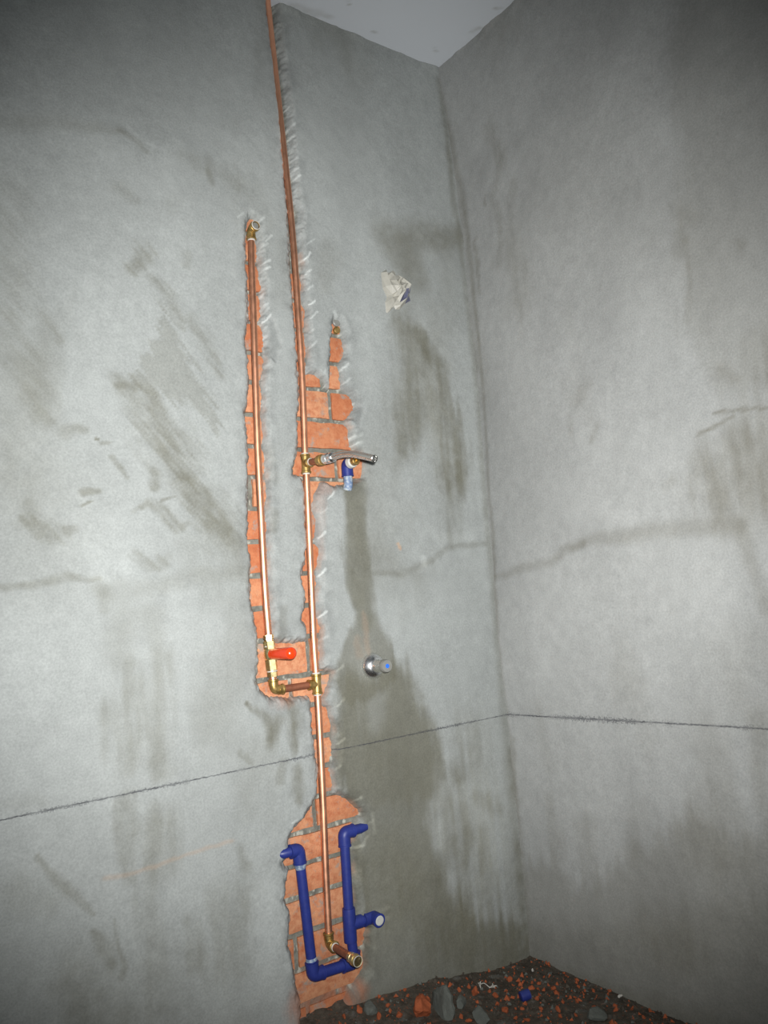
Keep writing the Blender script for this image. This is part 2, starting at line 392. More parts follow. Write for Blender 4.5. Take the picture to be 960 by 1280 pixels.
P.stroke(L((424,880),(428,960),(446,1010)), (9, 9, 8), 0.25, 1.2, 0.8)
P.stroke(L((590,930),(600,1020),(622,1120)), (36, 40, 40), 0.30, 1.5, 1.2, 'run', 1.2)
P.stroke(L((560,1160),(620,1185),(662,1185)), (30, 26, 16), 0.42, 1.3, 1.0, 'run', 0.8)
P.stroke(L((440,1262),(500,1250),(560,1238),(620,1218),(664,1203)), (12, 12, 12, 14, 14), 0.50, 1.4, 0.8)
P.stroke(L((0,1010),(30,1003),(60,1000)), (5, 6, 4), 0.12, 1.4, 1.0)
P.poly(L((422,850),(420,930),(440,1000),(470,1010),(535,1000),(548,940),(530,900),(512,860),(500,835),(488,850),(486,900),(460,930),(450,890),(448,850)), 0.42, 10, 0.6, 'run', 22)
P.stroke(L((441,612),(446,690),(450,740),(457,780)), (11, 14, 15, 10), 0.42, 0.6, 0.4)
P.stroke(L((470,880),(468,905)), (14, 10), -0.35, 1.0)
P.stroke(L((500,1130),(560,1180),(620,1190)), (60, 50, 30), 0.35, 1.2, 1.0, 'run', 0.6)
P.stroke(L((480,1070),(500,1110)), (36, 45), 0.25, 1.2)
for a_ in (((558,955),(572,975),(580,968)), ((586,1045),(582,1080)), ((560,1060),(552,1100)), ((604,1040),(606,1085)), ((600,1000),(622,1010)), ((575,1110),(590,1150))):
    P.stroke(L(*a_), 9, 0.30, 1.2, 1.0, 'run', 0.8)
P.stroke(L((560,1000),(600,1020),(620,1060)), (26, 30, 26), 0.09, 1.2, 1.0, 'run', 0.8, 'extra')
P.tint(L((452,768),(458,800),(462,816)), 3.5, (0.26, 0.20, 0.15), 0.45, 1.2)
P.tint(L((447,800),(452,820)), 5, (0.26, 0.20, 0.15), 0.35, 1.2)
# damp round the plugged outlet, then shade painted along the corner
P.stroke(L((490,300),(535,296),(575,298)), (24, 22, 16), 0.50, 1.2, 1.2)
P.stroke(L((515,335),(520,350)), (22, 18), 0.35, 1.2)
P.stroke(L((412,320),(405,360)), (18, 12), 0.22, 1.2)
P.stroke(L((500,402),(514,440),(520,490),(510,560)), (18, 28, 28, 16), 0.46, 1.2, 1.3, 'run', 0.9)
P.stroke(L((516,405),(514,450),(512,500)), (10, 14, 12), 0.25, 1.2, 1.0)
P.stroke(L((560,300),(560,380),(545,450)), (22, 18, 26), 0.18, 1.5, 1.2)
P.stroke(L((456,290),(458,380),(462,480)), (16, 14, 14), 0.10, 1.5, 1.0, target='extra')
P.stroke(L((540,1000),(556,1000),(575,960)), (16, 16, 14), 0.25, 1.4, 1.2, 'run', 0.9)
P.stroke(L((-20,560),(60,620),(40,700)), (60, 40, 40), 0.12, 1.6)
P.stroke(L((525,420),(548,455),(562,500),(572,560),(574,600)), (12, 14, 12, 22, 16), 0.50, 1.0, 1.2, 'run', 0.9)
P.stroke(L((556,510),(566,570),(570,600)), (22, 28, 22), 0.36, 1.2, 1.2, 'run', 0.9)
P.stroke(L((566,600),(566,670)), (20, 14), 0.32, 1.2, 1.2, 'run', 0.8)
P.stroke(L((535,470),(545,560)), (9, 12), 0.10, 1.0, 1.0, 'run', 1.0, 'extra')
P.stroke(L((505,500),(500,580)), (12, 10), 0.18, 1.3)
P.stroke(L((553,110),(562,200),(566,270)), (5, 4, 3), 0.22, 1.2, 0.4)  # corner shading painted into the tone, upper part
P.stroke(L((548,100),(575,300),(596,470),(608,620),(622,800),(640,1000),(656,1190)), (5, 5, 6, 6, 6, 9, 12), 0.38, 1.4, 0.3)  # dark crease shade painted down the whole corner
P.stroke(L((590,300),(598,362)), (4, 2), 0.35, 1.0, 0.3)  # short shade streak painted beside the corner
P.stroke(L((648,1060),(658,1180)), (8, 12), 0.40, 1.3, 0.5)  # corner painted darker towards the floor
P.stroke(L((640,940),(644,990)), (7, 8), 0.40, 1.0, 0.5)
P.tint(L((498,680),(501,686)), 2.0, (0.42, 0.27, 0.17), 0.7, 0.8, 0.2)
P.stroke(L((529,698),(530,706)), 4, 0.25, 0.8, 0.5, target='extra')
P.stroke(L((470,690),(500,716),(520,720)), (18, 14, 10), 0.20, 1.2)
P.stroke(L((468,716),(505,719),(540,700),(560,686),(582,680),(608,681)), (4, 5, 4, 4, 4, 4), 0.28, 1.0, 0.5)
P.stroke(L((550,672),(590,668)), (8, 8), 0.10, 1.0, target='extra')
# trowel smears left of the pipes
P.stroke(L((186,318),(168,342)), (10, 7), 0.45, 1.1, 1.0, 'brush', 0.8)
P.stroke(L((196,352),(212,385),(226,408)), (8, 10, 5), 0.38, 1.1, 0.9, 'brush', 1.0)
P.stroke(L((236,395),(258,425),(275,470)), (6, 9, 5), 0.30, 1.1, 0.9, 'brush', 1.1)
P.stroke(L((232,315),(236,335)), (6, 5), 0.22, 1.1)
P.poly(L((202,390),(230,433),(248,470),(266,498),(276,520),(272,546),(258,520),(235,505),(200,492),(165,478),(180,450),(192,420)), 0.30, 3, 0.25, 'brush', 30)
P.stroke(L((150,482),(175,500),(200,540),(222,575),(250,625),(272,655),(296,684)), (10, 16, 20, 24, 18, 22, 8), 0.34, 1.2, 1.2, 'brush', 1.3)
P.stroke(L((190,500),(215,560),(240,600)), (8, 10, 8), 0.30, 1.0, 1.2, 'brush', 1.2)
P.stroke(L((225,600),(262,650),(284,665)), (10, 13, 5), 0.34, 0.9, 1.0, 'brush', 1.0)
P.stroke(L((145,482),(166,484)), (4, 5), 0.42, 1.0, 0.6)
P.stroke(L((196,590),(194,608)), (7, 6), 0.48, 0.9, 0.8)
P.stroke(L((142,572),(150,582),(159,597)), (3, 3, 2), 0.5, 0.9, 0.5)
P.stroke(L((106,616),(125,615)), (4.5, 3), 0.5, 0.8, 0.3)
P.stroke(L((102,634),(116,628)), (1.6, 1.2), 0.5, 0.8, 0.3)
P.stroke(L((168,636),(184,627),(200,640),(222,660),(232,655)), (3, 4, 6, 6, 3), 0.42, 1.0, 0.8, 'brush', 0.8)
P.stroke(L((200,628),(218,622)), (1.8, 1.4), 0.4, 0.8, 0.5)
P.stroke(L((28,652),(48,664),(70,672),(88,664)), (6, 8, 8, 3), 0.42, 1.0, 1.2, 'brush', 1.2)
P.stroke(L((32,632),(44,655)), (8, 6), 0.22, 1.2)
P.stroke(L((80,538),(92,532),(106,534)), (6, 5, 4), 0.34, 1.1, 0.8)
P.stroke(L((128,554),(138,552)), (3, 2), 0.4, 1.0, 0.5)
P.stroke(L((120,548),(122,549)), (1.8, 1.8), 0.7, 0.6, 0.1)
P.stroke(L((-20,420),(20,450),(45,480),(60,520)), (30, 20, 12, 8), 0.26, 1.4, 1.2, 'brush', 1.2)
P.stroke(L((-10,240),(10,330),(20,380)), (30, 24, 22), 0.22, 1.5, 1.3, 'brush', 0.8)
P.stroke(L((10,520),(15,600)), (30, 30), 0.18, 1.6, 1.3)
P.stroke(L((55,390),(75,420)), (6, 4), 0.25, 1.2, 1.0, 'brush', 1.2)
P.stroke(L((165,690),(185,705),(210,700)), (4, 6, 6), 0.32, 1.1, 1.0, 'brush', 1.0)
P.stroke(L((260,620),(300,700),(308,720)), (12, 16, 8), 0.20, 1.3)
P.stroke(L((120,420),(100,600),(150,700)), (60, 55, 40), 0.09, 1.5, 1.0, target='extra')
P.stroke(L((60,900),(60,820),(240,780)), (50, 60, 40), 0.07, 1.5, 1.0, target='extra')
P.stroke(L((170,240),(200,300),(130,340)), (50, 40, 40), 0.05, 1.5, 1.0, target='extra')
# edge of the upper plaster lift
P.stroke(L((-60,156),(0,153),(60,152),(120,158),(150,160)), (9, 8, 7, 6, 5), 0.20, 1.3, 0.6)
P.poly(L((-200,-250),(700,-250),(545,85),(420,60),(330,165),(300,175),(262,205),(240,196),(190,186),(165,168),(120,152),(0,150),(-200,150)), -0.07, 10, 0.8, 'brush', 20, 'extra')
P.stroke(L((148,160),(170,175),(182,190)), (3, 4, 3), 0.3, 1.0, 0.6)
P.stroke(L((158,158),(180,176),(215,196)), (2, 3, 2), 0.10, 1.0, 0.4, target='extra')
P.stroke(L((258,214),(262,226)), (4, 5), 0.35, 1.0, 0.8)
P.stroke(L((228,196),(248,205),(290,222),(300,230)), (8, 10, 10, 5), 0.20, 1.2, 1.0, 'run', 1.0)
P.stroke(L((150,232),(165,245),(172,246)), (8, 7, 3), 0.22, 1.2, 1.0)
# lower lift line
P.stroke(L((-40,738),(0,735),(45,730),(62,724),(82,721),(110,724),(128,722)), (3, 3, 4, 5, 5, 3, 2), 0.34, 1.0, 0.5)
P.stroke(L((128,735),(160,738),(230,724),(320,714)), (10, 9, 8, 7), 0.20, 1.2, 0.8)
P.stroke(L((116,721),(136,723)), (3, 3), 0.14, 0.9, 0.4, target='extra')
P.stroke(L((130,740),(128,760)), (8, 5), 0.25, 1.2)
# blotches below
P.stroke(L((155,770),(150,820)), (14, 12), 0.20, 1.4)
P.stroke(L((190,770),(196,800)), (12, 9), 0.22, 1.3)
P.stroke(L((160,838),(158,870),(142,900),(150,960)), (10, 12, 14, 10), 0.30, 1.2, 1.0, 'run', 1.2)
P.stroke(L((200,825),(190,880),(186,930),(200,960)), (12, 16, 20, 10), 0.32, 1.2, 1.0, 'run', 1.2)
P.stroke(L((158,1000),(158,1050),(162,1095)), (10, 9, 6), 0.34, 1.1, 0.8, 'run', 0.8)
P.stroke(L((195,1035),(196,1070)), (18, 20), 0.36, 1.1, 0.8, 'run', 1.0)
P.stroke(L((45,1072),(62,1092),(90,1118),(116,1142)), (2.5, 4, 5, 2.5), 0.42, 1.0, 0.4)
P.stroke(L((118,1165),(132,1190),(140,1210)), (3, 7, 5), 0.42, 1.1, 0.5)
P.stroke(L((144,1150),(146,1180),(156,1210),(150,1225)), (1.5, 1.5, 3, 3), 0.38, 1.0, 0.3)
P.stroke(L((20,1115),(60,1125)), (14, 10), 0.20, 1.3)
P.stroke(L((240,1150),(242,1210)), (7, 8), 0.30, 1.1, 0.8, 'run', 0.9)
P.stroke(L((180,1110),(200,1200),(190,1260)), (10, 14, 20), 0.22, 1.3, 1.0, 'run', 1.0)
P.stroke(L((290,1130),(290,1200)), (24, 22), 0.30, 1.1, 0.8, 'run', 0.8)
P.stroke(L((300,1060),(304,1080)), (6, 8), 0.30, 1.2)
P.stroke(L((335,1120),(338,1180),(336,1240)), (16, 18, 18), 0.12, 1.2, 0.6, target='extra')
P.stroke(L((90,1220),(130,1290)), (16, 20), 0.35, 1.4)
P.stroke(L((0,1290),(300,1290)), (60, 40), 0.25, 1.6)
P.tint(L((130,1096),(175,1088),(230,1070),(290,1050)), 1.8, (0.40, 0.27, 0.18), 0.30, 1.2, 0.4)
# wet streaks under the red-handled valve
P.stroke(L((312,880),(326,893),(336,905),(338,925)), (3, 5, 10, 8), 0.55, 1.0, 0.8, 'run', 0.8)
P.stroke(L((350,900),(338,930)), (6, 8), 0.42, 1.0, 0.8)
P.stroke(L((364,872),(368,900),(366,938)), (5, 9, 5), 0.58, 1.0, 0.7, 'run', 0.8)
P.stroke(L((352,950),(348,975)), (5, 5), 0.30, 1.1)
P.stroke(L((370,960),(372,990),(374,1008)), (6, 8, 3), 0.50, 1.1, 0.6)
P.stroke(L((300,940),(312,950)), (3, 3), 0.3, 1.0)
P.stroke(L((345,640),(343,665)), (5, 5), 0.35, 1.0, 0.8)
P.stroke(L((352,760),(352,795)), (5, 6), 0.30, 1.0, 0.6)
P.stroke(L((338,560),(342,600)), (6, 5), 0.20, 1.1)
# dusty, scraped rims beside the cuts
rim = np.zeros(A.shape); rim[i0:i1] = sstep(0.045, 0.008, sd[i0:i1])*(sd[i0:i1] > 0)
P.extra += rim*(fbm(A, Z, 55, 4, 401)*0.50-0.08)
rng = random.Random(5)
TICK = []
for yy in np.arange(286, 440, 10.5):
    TICK.append((327+(yy-286)*0.03+rng.uniform(-1, 3), yy+rng.uniform(-2, 2)))
for yy in np.arange(120, 250, 13): TICK.append((357+(yy-120)*0.10, yy))
for yy in np.arange(300, 450, 19): TICK.append((382+(yy-300)*0.05+rng.uniform(-1, 4), yy+rng.uniform(-2, 2)))
TICK += [(430,462),(432,478),(326,276),(300,272),(334,300),(441,545),(444,556),(404,640),(403,672),(402,718),(403,770),(404,800),(422,880),(425,925),(424,960),(424,835),(412,620),(344,820),(446,1000),(444,1060),(447,1090),(462,1028),(366,1030),(352,1120),(448,1060)]
for (tx, ty) in TICK:
    ln = rng.uniform(4.5, 8)
    P.stroke(L((tx-2, ty+2), (tx+ln*0.8, ty-ln*rng.uniform(0.3, 0.9))), (0.8, 1.5), rng.uniform(0.15, 0.75), 0.9, 0.5, target='extra')
for q in (((466,1018),(467,1042)), ((440,548),(452,540)), ((438,562),(453,552)), ((462,1145),(486,1134)), ((470,1150),(486,1147)), ((452,1058),(458,1048)), ((418,390),(421,398))):
    P.stroke(L(*q), 2.2, 0.30, 1.0, 0.5, target='extra')
    # mortar bed inside the cuts
inside = np.clip(-sd/0.003, 0, 1)
P.damp = P.damp*(1-inside) + 0.72*inside
P.extra += inside*(fbm(A, Z, 60, 4, 411)*0.8-0.05+1.5*sstep(0.12, 0.22, fbm(A*1.5, Z, 75, 3, 415)))
# brick dust on the bevels
dust = np.clip(1-np.abs(sd-0.001)/0.006, 0, 1)*np.clip(fbm(A, Z, 30, 3, 421)*3+0.25, 0, 1)*0.5
dust *= (Z < 1.75)
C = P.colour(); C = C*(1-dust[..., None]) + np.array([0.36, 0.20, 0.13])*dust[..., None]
# pink-brown smear of wet brick mud below the blue loop, thin brick-dust film by the valve box
for q, w, a_ in ((L((395,1245),(410,1265)), 26, 0.55), (L((436,1225),(452,1200)), 12, 0.6), (L((378,1262),(425,1250)), 20, 0.5), (L((444,1240),(434,1256),(428,1274)), 17, 0.9), (L((430,604),(410,606)), 8, 0.3), (L((350,872),(372,866)), 12, 0.5), (L((405,650),(404,700)), 5, 0.2), (L((404,600),(402,640)), 6, 0.25)):
    S, d = P.field(q, w, 1.0); m = ((1-sstep(0.4, 1.5, d))*a_)[..., None]*np.clip(0.6+2*P.run[S], 0, 1)[..., None]
    C[S] = C[S]*(1-m) + np.array([0.33, 0.135, 0.075])*m
co = np.stack([A, y, Z], -1)
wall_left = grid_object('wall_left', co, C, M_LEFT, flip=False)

# ------------------------------------------------------------------ bricks seen in the chases, laid behind the plaster
JZ = [1.9195, 1.847, 1.7745, 1.702, 1.6295, 1.557, 1.4845, 1.4155, 1.340, 1.267, 1.1976, 1.1262, 1.0522, 0.9792, 0.9073, 0.8385, 0.756, 0.69, 0.6203, 0.5562, 0.496, 0.4289, 0.3656, 0.3022, 0.2314, 0.1608, 0.092, 0.022]
KNOWN = {17: -0.70, 18: -0.70, 19: -0.70, 21: -0.70, 23: -0.70, 25: -0.70, 26: -0.62, 7: -0.4523, 9: -0.4475, 20: -0.572, 22: -0.5027, 24: -0.6376, 15: -0.56, 16: -0.61, 10: -0.675, 6: -0.47}
BL = 0.245; JT = 0.0115
def brick(x0, x1, z0, z1, seed):
    bm = bmesh.new(); rg = random.Random(seed); nx, nz = 10, 4; yf = 0.0185 + rg.uniform(-0.0012, 0.0012)
    V = {}
    for i in range(nx+1):
        for j in range(nz+1):
            edge = (i in (0, nx)) or (j in (0, nz))
            xx = x0+(x1-x0)*i/nx; zz = z0+(z1-z0)*j/nz
            if edge: xx += rg.uniform(-.0012, .0012); zz += rg.uniform(-.0014, .0014)
            V[i, j] = bm.verts.new((xx, yf + (0.0032 if edge else rg.uniform(-.0008, .0010)), zz))
    for i in range(nx):
        for j in range(nz): bm.faces.new((V[i, j], V[i+1, j], V[i+1, j+1], V[i, j+1]))
    loop = [V[i, 0] for i in range(nx)] + [V[nx, j] for j in range(nz)] + [V[i, nz] for i in range(nx, 0, -1)] + [V[0, j] for j in range(nz, 0, -1)]
    back = [bm.verts.new((v.co.x, 0.115, v.co.z)) for v in loop]; n = len(loop)
    for k in range(n): bm.faces.new((loop[k], back[k], back[(k+1) % n], loop[(k+1) % n]))
    bm.faces.new(back)
    return bm
Y0 = 0.0185
cut = (sd < -0.002)
for r in range(len(JZ)-1):
    zt, zb = JZ[r]-JT/2, JZ[r+1]+JT/2
    x0 = KNOWN.get(r, -0.572 if r % 2 else -0.585)
    for k in range(-3, 3):
        a0, a1 = x0+k*(BL+JT)+JT/2, x0+(k+1)*(BL+JT)-JT/2
        i = slice(*np.searchsorted(x, [a0, a1])); j = slice(*np.searchsorted(z, [zb, zt]))
        seen = cut[i, j].copy()
        if zb > 1.68:                                # high up the riser sits in plain plaster, no brick shows
            seen &= (A[i, j] < -0.575)
        if seen.sum() < 25: continue
        o = obj('brick', brick(a0, a1, zb, zt, r*31+k), M_BRICK)
        fit(wall_left, o)

# ------------------------------------------------------------------ right wall
yr = np.concatenate([np.arange(-2.6, -1.06, 0.03), np.arange(-1.05, -0.123, 0.006), np.arange(-0.12, 0.0001, 0.004), [0.03]])
zr = np.concatenate([[-0.05], np.arange(0.0, 2.3995, 0.006), [2.4, 2.41]])
Q = Paint(yr, zr, (0.289, 0.296, 0.289), 33)
Q.damp *= 0.7
B, Z2 = Q.A, Q.Z
# lift edge
Q.stroke(Rt((618,722),(650,712),(688,702),(705,690),(730,678)), (4, 6, 6, 5, 4), 0.28, 1.1, 0.5)
Q.stroke(Rt((700,684),(740,674),(800,667),(850,662),(925,657)), (4, 7, 9, 9, 8), 0.30, 1.1, 0.5)
Q.stroke(Rt((690,690),(712,660)), (4, 5), -0.12, 1.0, 0.8)
Q.stroke(Rt((925,655),(935,700),(952,735),(965,760)), (9, 7, 7, 10), 0.26, 1.2, 0.6)
Q.stroke(Rt((720,640),(760,640),(800,650)), (14, 12, 6), 0.07, 1.3, target='extra')
Q.stroke(Rt((760,760),(850,750),(820,850)), (80, 80, 60), 0.07, 1.6, target='extra')
Q.stroke(Rt((700,780),(780,760),(850,780)), (70, 90, 60), 0.10, 1.6, target='extra')
Q.stroke(Rt((690,960),(720,1000)), (50, 50), 0.08, 1.6, target='extra')
Q.stroke(Rt((960,560),(900,600),(905,640)), (50, 34, 22), 0.30, 1.5, 1.2, 'run', 0.8)
Q.stroke(Rt((720,240),(800,290),(860,330)), (90, 80, 60), 0.12, 1.6)
Q.stroke(Rt((872,543),(895,532),(918,520)), (2, 2.2, 1.6), 0.55, 0.9, 0.2)
Q.stroke(Rt((890,516),(930,512),(970,511)), (2, 1.8, 1.8), 0.50, 0.9, 0.2)
# smears, plus shade streaks painted beside the corner
for q, w, a_ in ((((746,530),(742,552)), 5, .28), (((715,540),(712,520)), 5, .22), (((880,590),(895,630)), 16, .20), (((930,560),(945,620)), 18, .24), (((955,420),(960,480)), 16, .22), (((920,300),(925,305)), 6, .3), (((870,270),(840,265)), 10, .16), (((846,290),(850,315)), 6, .16),
                 (((735,480),(720,500)), 8, .18), (((625,200),(618,240),(622,330)), 8, .22), (((640,230),(636,300),(644,380)), 7, .18), (((608,160),(625,195)), 10, .22), (((655,330),(650,420)), 5, .14), (((605,247),(608,252)), 3, .35), (((592,300),(597,360)), 4, .35), (((583,380),(590,460)), 6, .25),
                 (((690,1000),(700,1060)), 12, .2), (((730,1030),(740,1100)), 14, .26), (((800,1010),(790,1060)), 12, .16), (((672,880),(690,960)), 10, .12), (((900,1010),(880,1060)), 26, .22), (((860,1180),(830,1190)), 20, .25), (((945,900),(960,1010)), 10, .2), (((640,930),(648,1000)), 6, .3), (((840,600),(830,610)), 5, .2), (((905,455),(920,470)), 6, .25)):
    Q.stroke(Rt(*q), w, a_, 1.3, 1.1, 'run', 0.8)
Q.stroke(Rt((858,300),(862,340),(860,400)), (4, 3, 5), 0.16, 1.0, 0.4)
Q.poly(Rt((842,280),(862,345),(858,420),(890,480),(1100,520),(1100,-200),(880,-100),(830,60),(850,200)), 0.20, 16, 1.2, 'run', 30)
Q.poly(Rt((545,85),(650,-10),(1000,-60),(1000,60),(820,150),(700,140),(600,230),(570,200)), -0.05, 20, 1.2, 'run', 20, 'extra')
Q.poly(Rt((650,1085),(690,1075),(720,1110),(770,1080),(820,1045),(870,1020),(920,1040),(1050,1030),(1050,1400),(700,1300),(660,1215)), 0.34, 16, 1.3, 'run', 40)  # darker wall bottom: damp, with flash falloff painted in
Q.poly(Rt((655,1150),(720,1160),(800,1140),(900,1120),(1050,1120),(1050,1400),(700,1300),(660,1215)), 0.25, 22, 1.2, 'run', 30)
Q.stroke(Rt((548,90),(575,240),(592,400),(608,600),(622,760),(634,900),(650,1040),(662,1190)), (7, 6, 4, 3, 4, 4, 6, 10), 0.40, 1.3, 0.3)  # crease shade painted dark along the corner on this wall too
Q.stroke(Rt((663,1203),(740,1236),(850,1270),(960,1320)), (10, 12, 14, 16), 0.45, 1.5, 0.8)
Q.stroke(Rt((565,260),(600,500)), (22, 14), 0.14, 1.5, 0.8, 'run', 0.8)  # wider, fainter painted shade beside the corner
corner = np.array([(0.0011,-.009),(0.188,-.0032),(.3813,-.0026),(.5894,-.0006),(.7836,-.0071),(1.0987,.0052),(1.4286,.0151),(1.6553,.0120),(1.8902,.0150),(2.0067,.008),(2.1275,.003),(2.2472,-.0034),(2.3431,-.0124),(2.4015,-.02)])
xr = np.interp(Z2[0], corner[:, 0], corner[:, 1])[None, :]*np.exp(B/0.22) + fbm(B, Z2, 1.4, 4, 501)*0.012*np.clip(-B/0.2, 0, 1) + fbm(B, Z2, 10, 4, 511)*0.003 + fbm(B, Z2, 70, 3, 521)*0.0009
e2 = np.array([RW(*p) for p in ((618,722),(650,712),(688,702),(705,690),(740,676),(800,666),(925,657),(960,655))])[::-1]
zl2 = np.interp(B[:, 0], e2[:, 0], e2[:, 1])[:, None] + fbm(B, Z2, 18, 3, 531)*0.012
xr += -0.0022*sstep(0.006, -0.014, Z2-zl2)
xr += -0.012*np.clip(fbm(B, Z2, 22, 4, 541)*2, 0, 1)*sstep(2.372, 2.40, Z2)
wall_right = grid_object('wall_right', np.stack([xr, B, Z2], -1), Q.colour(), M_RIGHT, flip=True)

# ------------------------------------------------------------------ ceiling
cx = np.concatenate([np.arange(-2.6, -0.8, 0.06), np.arange(-0.8, 0.05, 0.008)]); cy = np.concatenate([np.arange(-2.6, -0.4, 0.06), np.arange(-0.4, 0.05, 0.008)])
K = Paint(cx, cy, (0.58, 0.61, 0.645), 71); K.light = 1+fbm(K.A, K.Z, 2, 4, 72)*0.08; K.damp *= 0
def CE(*p): return [tuple(hit(px, py, 2, H)[:2]) for px, py in p]
for q, w, a_ in ((((365,5),(385,12),(400,16)), 6, .3), (((408,20),(414,22)), 4, .3), (((432,4),(436,8)), 1.6, .5), (((470,40),(473,41)), 1.6, .45), (((543,62),(546,64)), 1.6, .35), (((618,7),(624,9)), 2.2, .4), (((590,40),(600,34)), 3, .3)):
    K.stroke(CE(*q), w, a_, 1.0, 1.0)
cz = H + fbm(K.A, K.Z, 3, 4, 73)*0.004
m_c, nt_c, bs_c = mat('white_ceiling_paint')
at_c = node(nt_c, 'ShaderNodeAttribute', attribute_name='tone'); nt_c.links.new(at_c.outputs['Color'], bs_c.inputs['Base Color'])
bs_c.inputs['Roughness'].default_value = 0.8; bump(nt_c, bs_c, noise_tex(nt_c, 180, 4), 0.2, 0.001)
ceiling = grid_object('ceiling', np.stack([K.A, K.Z, cz], -1), K.colour(), m_c, flip=True)

# ------------------------------------------------------------------ floor: soil and rubble banked against the left wall
def heap(X, Y):
    X = np.asarray(X, float); Y = np.asarray(Y, float)
    h = 0.064*np.exp(Y/0.18)*sstep(0.0, -0.44, X) + 0.016*np.exp(Y/0.10)*np.exp(X/0.08)
    return h + fbm(X, Y, 9, 4, 601)*0.014 + fbm(X, Y, 42, 3, 611)*0.009
gx = np.concatenate([np.arange(-2.6, -0.95, 0.05), np.arange(-0.95, 0.05, 0.0055)]); gy = np.concatenate([np.arange(-2.6, -0.75, 0.05), np.arange(-0.75, 0.05, 0.0055)])
GX, GY = np.meshgrid(gx, gy, indexing='ij')
floor = grid_object('floor', np.stack([GX, GY, heap(GX, GY)], -1), None, M_SOIL, flip=False)
def FL(px, py):                                      # photo point -> point on the heap
    zz = 0.02
    for _ in range(12):
        q = hit(px, py, 2, zz); zz = 0.5*zz + 0.5*float(heap(q[0], min(q[1], 0.0)))
    return Vector((q[0], q[1], zz))
def lump_mesh(name, sx, sy, sz, seed, sub=2, jag=0.28, material=None, cuts=5):
    bm = bmesh.new(); bmesh.ops.create_icosphere(bm, subdivisions=sub, radius=1.0); rg = random.Random(seed)
    planes = [(Vector((rg.gauss(0, 1), rg.gauss(0, 1), rg.gauss(0, 1))).normalized(), rg.uniform(0.42, 0.85)) for _ in range(cuts+4)]
    for v in bm.verts:
        for n, d in planes:
            e = v.co.dot(n)-d
            if e > 0: v.co -= n*e
        v.co *= 1+rg.uniform(-jag, jag)*0.25
        v.co = Vector((v.co.x*sx, v.co.y*sy, v.co.z*sz))
    me = bpy.data.meshes.new(name); bm.to_mesh(me); bm.free(); me.materials.append(material)
    return me
LUMPS = []
def lump(name, px, py, wpx, hpx, seed, material, label, cat, group=None, sub=2, rot=None):
    p = FL(px, py); s = (p-Vector(CAM)).length/FPX
    rg = random.Random(seed); small = wpx < 13; q_ = 0.50 if small else 0.62; a = wpx*s*q_; h = max(hpx*s*q_, 0.003)
    LUMPS.append((p.x, p.y, a*1.15+0.004))
    me = lump_mesh(name, a*rg.uniform(0.9, 1.25) if small else a, a*rg.uniform(0.5, 0.95), h, seed, sub, 0.28 if not small else 0.7, material, 5 if not small else 8)
    o = bpy.data.objects.new(name, me); COL.objects.link(o); o.location = p + Vector((0, 0, h*0.30))
    o.rotation_euler = (rg.uniform(-.25, .25), rg.uniform(-.25, .25), rg.uniform(0, 6) if rot is None else rot)
    return tag(o, label, cat, group)
lump('mortar_lump', 553, 1264, 31, 34, 1, M_STONE, 'largest flat grey mortar lump lying on the rubble', 'rubble', 'loose rubble on the floor', 3)
lump('brick_chunk', 525, 1266, 22, 22, 2, M_CRUMB, 'biggest orange brick chunk, just beside the large grey mortar lump', 'rubble', 'loose rubble on the floor', 3)
lump('mortar_lump', 577, 1257, 15, 13, 3, M_STONE, 'smaller grey mortar piece leaning behind the largest grey lump', 'rubble', 'loose rubble on the floor')
lump('mortar_lump', 602, 1274, 26, 14, 4, M_STONE, 'grey mortar piece at the bottom edge between lump and white scrap', 'rubble', 'loose rubble on the floor')
lump('mortar_lump', 464, 1263, 18, 13, 5, M_STONE, 'grey mortar bit at the foot of the wall below the blue pipes', 'rubble', 'loose rubble on the floor')
lump('mortar_slab', 744, 1270, 24, 10, 6, M_STONE, 'flat grey mortar slab lying near the right wall', 'rubble', 'loose rubble on the floor')
lump('pale_pebble', 666, 1214, 5, 5, 7, M_PALE, 'tiny pale pebble in the corner of the room', 'pebble')
lump('pale_pebble', 775, 1246, 8, 5, 8, M_PALE, 'small pale pebble at the foot of the right wall', 'pebble')
ORANGE = [(555,1238,10,14),(637,1226,9,9),(594,1243,9,14),(632,1265,12,10),(620,1246,8,7),(597,1262,8,8),(449,1265,9,12),(500,1270,9,9),(473,1272,7,10),(535,1252,6,9),(577,1272,6,9),(587,1277,8,6),(664,1236,8,6),(692,1237,8,7),(704,1254,7,7),(697,1264,7,8),(742,1261,9,6),(671,1250,5,7),(723,1234,5,5),(659,1276,9,6),(645,1274,7,6),(760,1244,5,5),(722,1253,5,5),(574,1240,6,8),(586,1235,5,6),(700,1272,6,7),(485,1258,5,6),(622,1256,6,6),(790,1262,6,5),(770,1258,6,5),(720,1270,6,6),(805,1273,6,5),(676,1262,6,6),(612,1240,5,5),(430,1272,7,8),(653,1262,5,5)]
MARKS = (('blue pipe offcut', 655, 1249), ('white twisted scrap', 608, 1236), ('largest grey mortar lump', 553, 1264), ('biggest brick chunk', 525, 1266), ('flat grey slab', 744, 1270), ('pale pebble in the corner', 666, 1214), ('pale pebble at the right wall', 775, 1246), ('grey bit below the blue pipes', 464, 1263))
ORDER = ('nearest', 'second nearest', 'third nearest', 'fourth nearest', 'fifth nearest', 'sixth nearest', 'seventh nearest', 'eighth nearest')
by = {}
